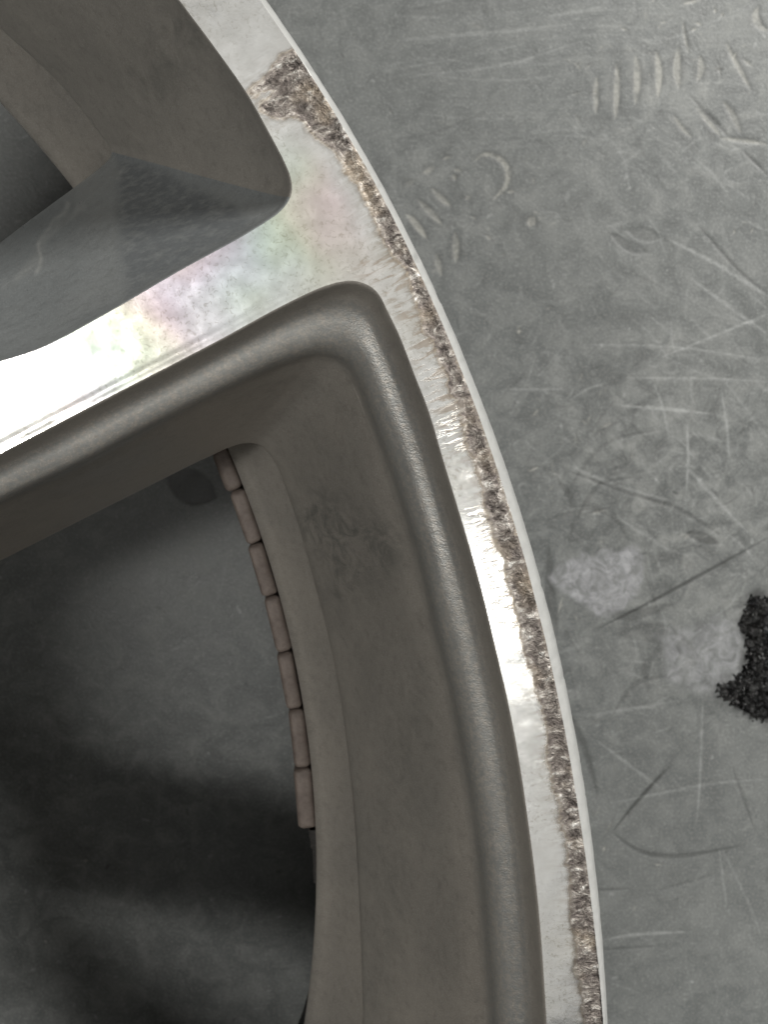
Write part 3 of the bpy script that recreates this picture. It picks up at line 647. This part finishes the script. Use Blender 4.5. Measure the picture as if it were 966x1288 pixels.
obj('rim_face', split_mesh('rim_face', VF, cf, sel, nF, exF), M_FACE, wheel)['label'] = 'machined silver rim lip with a torn brown kerb scrape along its edge'
spokes = []
for k in range(10):
    ax = AX_S+(72*(k//2) if k % 2 == 0 else 72*(k//2)+2*(AX_A-AX_S))
    da = (ac-ax+180) % 360-180
    sel = np.where((rc < R_SPLIT) & (rc > 92) & (np.abs(da) <= 18))[0]
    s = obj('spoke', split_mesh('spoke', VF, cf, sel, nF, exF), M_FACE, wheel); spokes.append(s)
sel = np.where(rc <= 92)[0]
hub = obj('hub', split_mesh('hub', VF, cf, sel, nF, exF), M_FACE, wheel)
def lathe(name, prof, th, m, parent, close=True, rfun=None):
    th = np.asarray(th); V = []; n = len(th)
    for j, (r, dp) in enumerate(prof):
        rr = r(th) if callable(r) else np.full(n, float(r)); a = np.radians(th)
        V.append(np.c_[rr*np.cos(a), rr*np.sin(a), np.full(n, H-dp)]/1000)
    V = np.vstack(V); Fc = []
    for j in range(len(prof)-1):
        for i in range(n if close else n-1): Fc.append((j*n+i, (j+1)*n+i, (j+1)*n+(i+1) % n, j*n+(i+1) % n))
    return obj(name, mesh(name, V, Fc), m, parent)
lathe('bore', [(32, 0), (31.5, .6), (31.5, 30), (33, 60)], np.arange(0, 360, 4), M_WALL, hub)
# flanks and window walls: the same two castings, five times round
for k in range(5):
    a = math.radians(72*k)
    sA, sB_, = spokes[(2*k) % 10], spokes[(2*k-1) % 10]
    sN = spokes[(2*k+1) % 10]
    for m_, par in ((fB1, sA), (fB2, sB_), (fA1, sA), (fA2, sN)):
        o = obj('spoke_flank', m_, None, par); o.rotation_euler.z = a
    for m_ in (wB, wA):
        o = obj('window_wall', m_, None, wheel); o.rotation_euler.z = a
# rolled outer edge, drop-centre barrel and rear flange
jg = np.interp(TH, TH, jag)
lip = lathe('rim_edge', [(lambda t: R_FACE(t)+jag, 0.0), (lambda t: R_FACE(t)+.10+jag*.7, .06), (lambda t: R_FACE(t)*.8+R_OUT(t)*.2+.05, .30), (lambda t: R_FACE(t)*.5+R_OUT(t)*.5+.06, .85), (lambda t: R_FACE(t)*.2+R_OUT(t)*.8+.05, 1.8), (R_OUT, 3.0),
                         (lambda t: R_OUT(t)+.05, 4.5), (lambda t: R_OUT(t)-.5, 7.5), (lambda t: R_OUT(t)-3, 9.5), (240, 11)], TH, M_LIP, wheel)
for v in lip.data.vertices:
    x, y, zz = v.co*1000
    if x+CEN[0] > bx0-5 and zz > H-6:
        q = Vector((x*.35, y*.35, zz*.35)); k = noise.noise(q)*.10+noise.noise(q*3.1)*.06
        nick = max(0, noise.noise(q*1.7+Vector((9, 0, 0)))-.42)*1.1
        rr = math.hypot(x, y); v.co.x -= x/rr*(k*.5+nick)*.001*(zz < H-.02); v.co.y -= y/rr*(k*.5+nick)*.001*(zz < H-.02)
lip['label'] = 'pale rolled outer edge of the rim'
TB = np.r_[np.arange(-12, 60, .25), np.arange(60, 348, 2.0)]
barrel = lathe('barrel', [(240, 11), (236, 13), (234, 36), (231, 40), (229, 46), (227, 50), (224.6, 54), (222.0, 58), (219.4, 62), (216.8, 66), (214.4, 69.5), (212.4, 72), (211.0, 73), (210.7, 74.2), (210.9, 75.5), (212, 77)], TB, M_BARR, wheel)
lathe('inner_barrel', [(211.9, 76.9), (213, 90), (214, 120), (218, 150), (224, 172), (236, 184), (244, 187), (247, 189.8), (250, 189.5), (250.5, 184), (247, 180), (238, 178), (236, 160), (222, 140), (221, 62), (231, 48), (236, 14)], TB, M_INNER, wheel)  # lower barrel, split off and coloured near black as shade

# ------------------------------------------------------------------ balance weights on the barrel
def rounded_weight(length, thick, height, seed):
    bm = bmesh.new(); bmesh.ops.create_cube(bm, size=1.0)
    for v in bm.verts: v.co = Vector((v.co.x*thick, v.co.y*length, v.co.z*height))
    bmesh.ops.bevel(bm, geom=bm.edges[:], offset=.95, segments=3, profile=.5, affect='EDGES')
    for v in bm.verts:                             # inner side bulges a little, like the cast blocks do
        if v.co.x < 0: v.co.x -= .35*max(0, 1-(v.co.y/(length*.5))**2)
        n_ = noise.noise_vector(v.co*.9+Vector((seed, 0, 0))); v.co += n_*.16
    for v in bm.verts: v.co *= .001
    me = bpy.data.meshes.new('balance_weight'); bm.to_mesh(me); bm.free()
    me.polygons.foreach_set('use_smooth', [True]*len(me.polygons)); return me
joints = [(288, 560), (303, 614), (324, 683), (343, 749), (359, 820), (371.5, 892), (383, 966), (391, 1043)]
for i in range(len(joints)-1):
    (r0, r1), (a0, a1) = polar(U(joints[i:i+2], 75.0))
    am = (a0+a1)/2; L = abs(a0-a1)*math.pi/180*209-.12
    thick = 3.1 if i < 6 else 3.5
    o = obj('balance_weight', rounded_weight(L, thick, 17, i*3.3), M_WT, wheel)
    rm2 = 210.55-thick/2+(0.0, .15, .0, .1, -.05, .1, .25)[i]
    c = math.radians(am); o.location = (rm2*math.cos(c)/1000, rm2*math.sin(c)/1000, (H-74.6-8.5-random.uniform(0, .3))/1000)
    o.rotation_euler = (0, 0, c+random.uniform(-.015, .015))
# strip of old adhesive below the last weight
(r0, r1), (a0, a1) = polar(U([(392, 1043), (396, 1112)], 75.0))
ths = np.linspace(a0-.1, a1, 40); V = []; 
for i, t in enumerate(ths):
    q = math.radians(t); r_in = 210.4-(.9 if i < 14 else .5)*(1+.8*noise.noise(Vector((i*.7, 0, 0))))*(1-i/60)
    for r, dp in ((211.6, 75.2), (r_in, 75.4+.3*noise.noise(Vector((i*.5, 3, 0)))), (r_in, 88), (212.8, 88)): V.append((r*math.cos(q)/1000, r*math.sin(q)/1000, (H-dp)/1000))
Fc = [(4*i+j, 4*i+4+j, 4*i+5+j, 4*i+1+j) for i in range(39) for j in range(3)]
obj('adhesive_strip', mesh('adhesive_strip', V, Fc), M_GLUE, wheel)
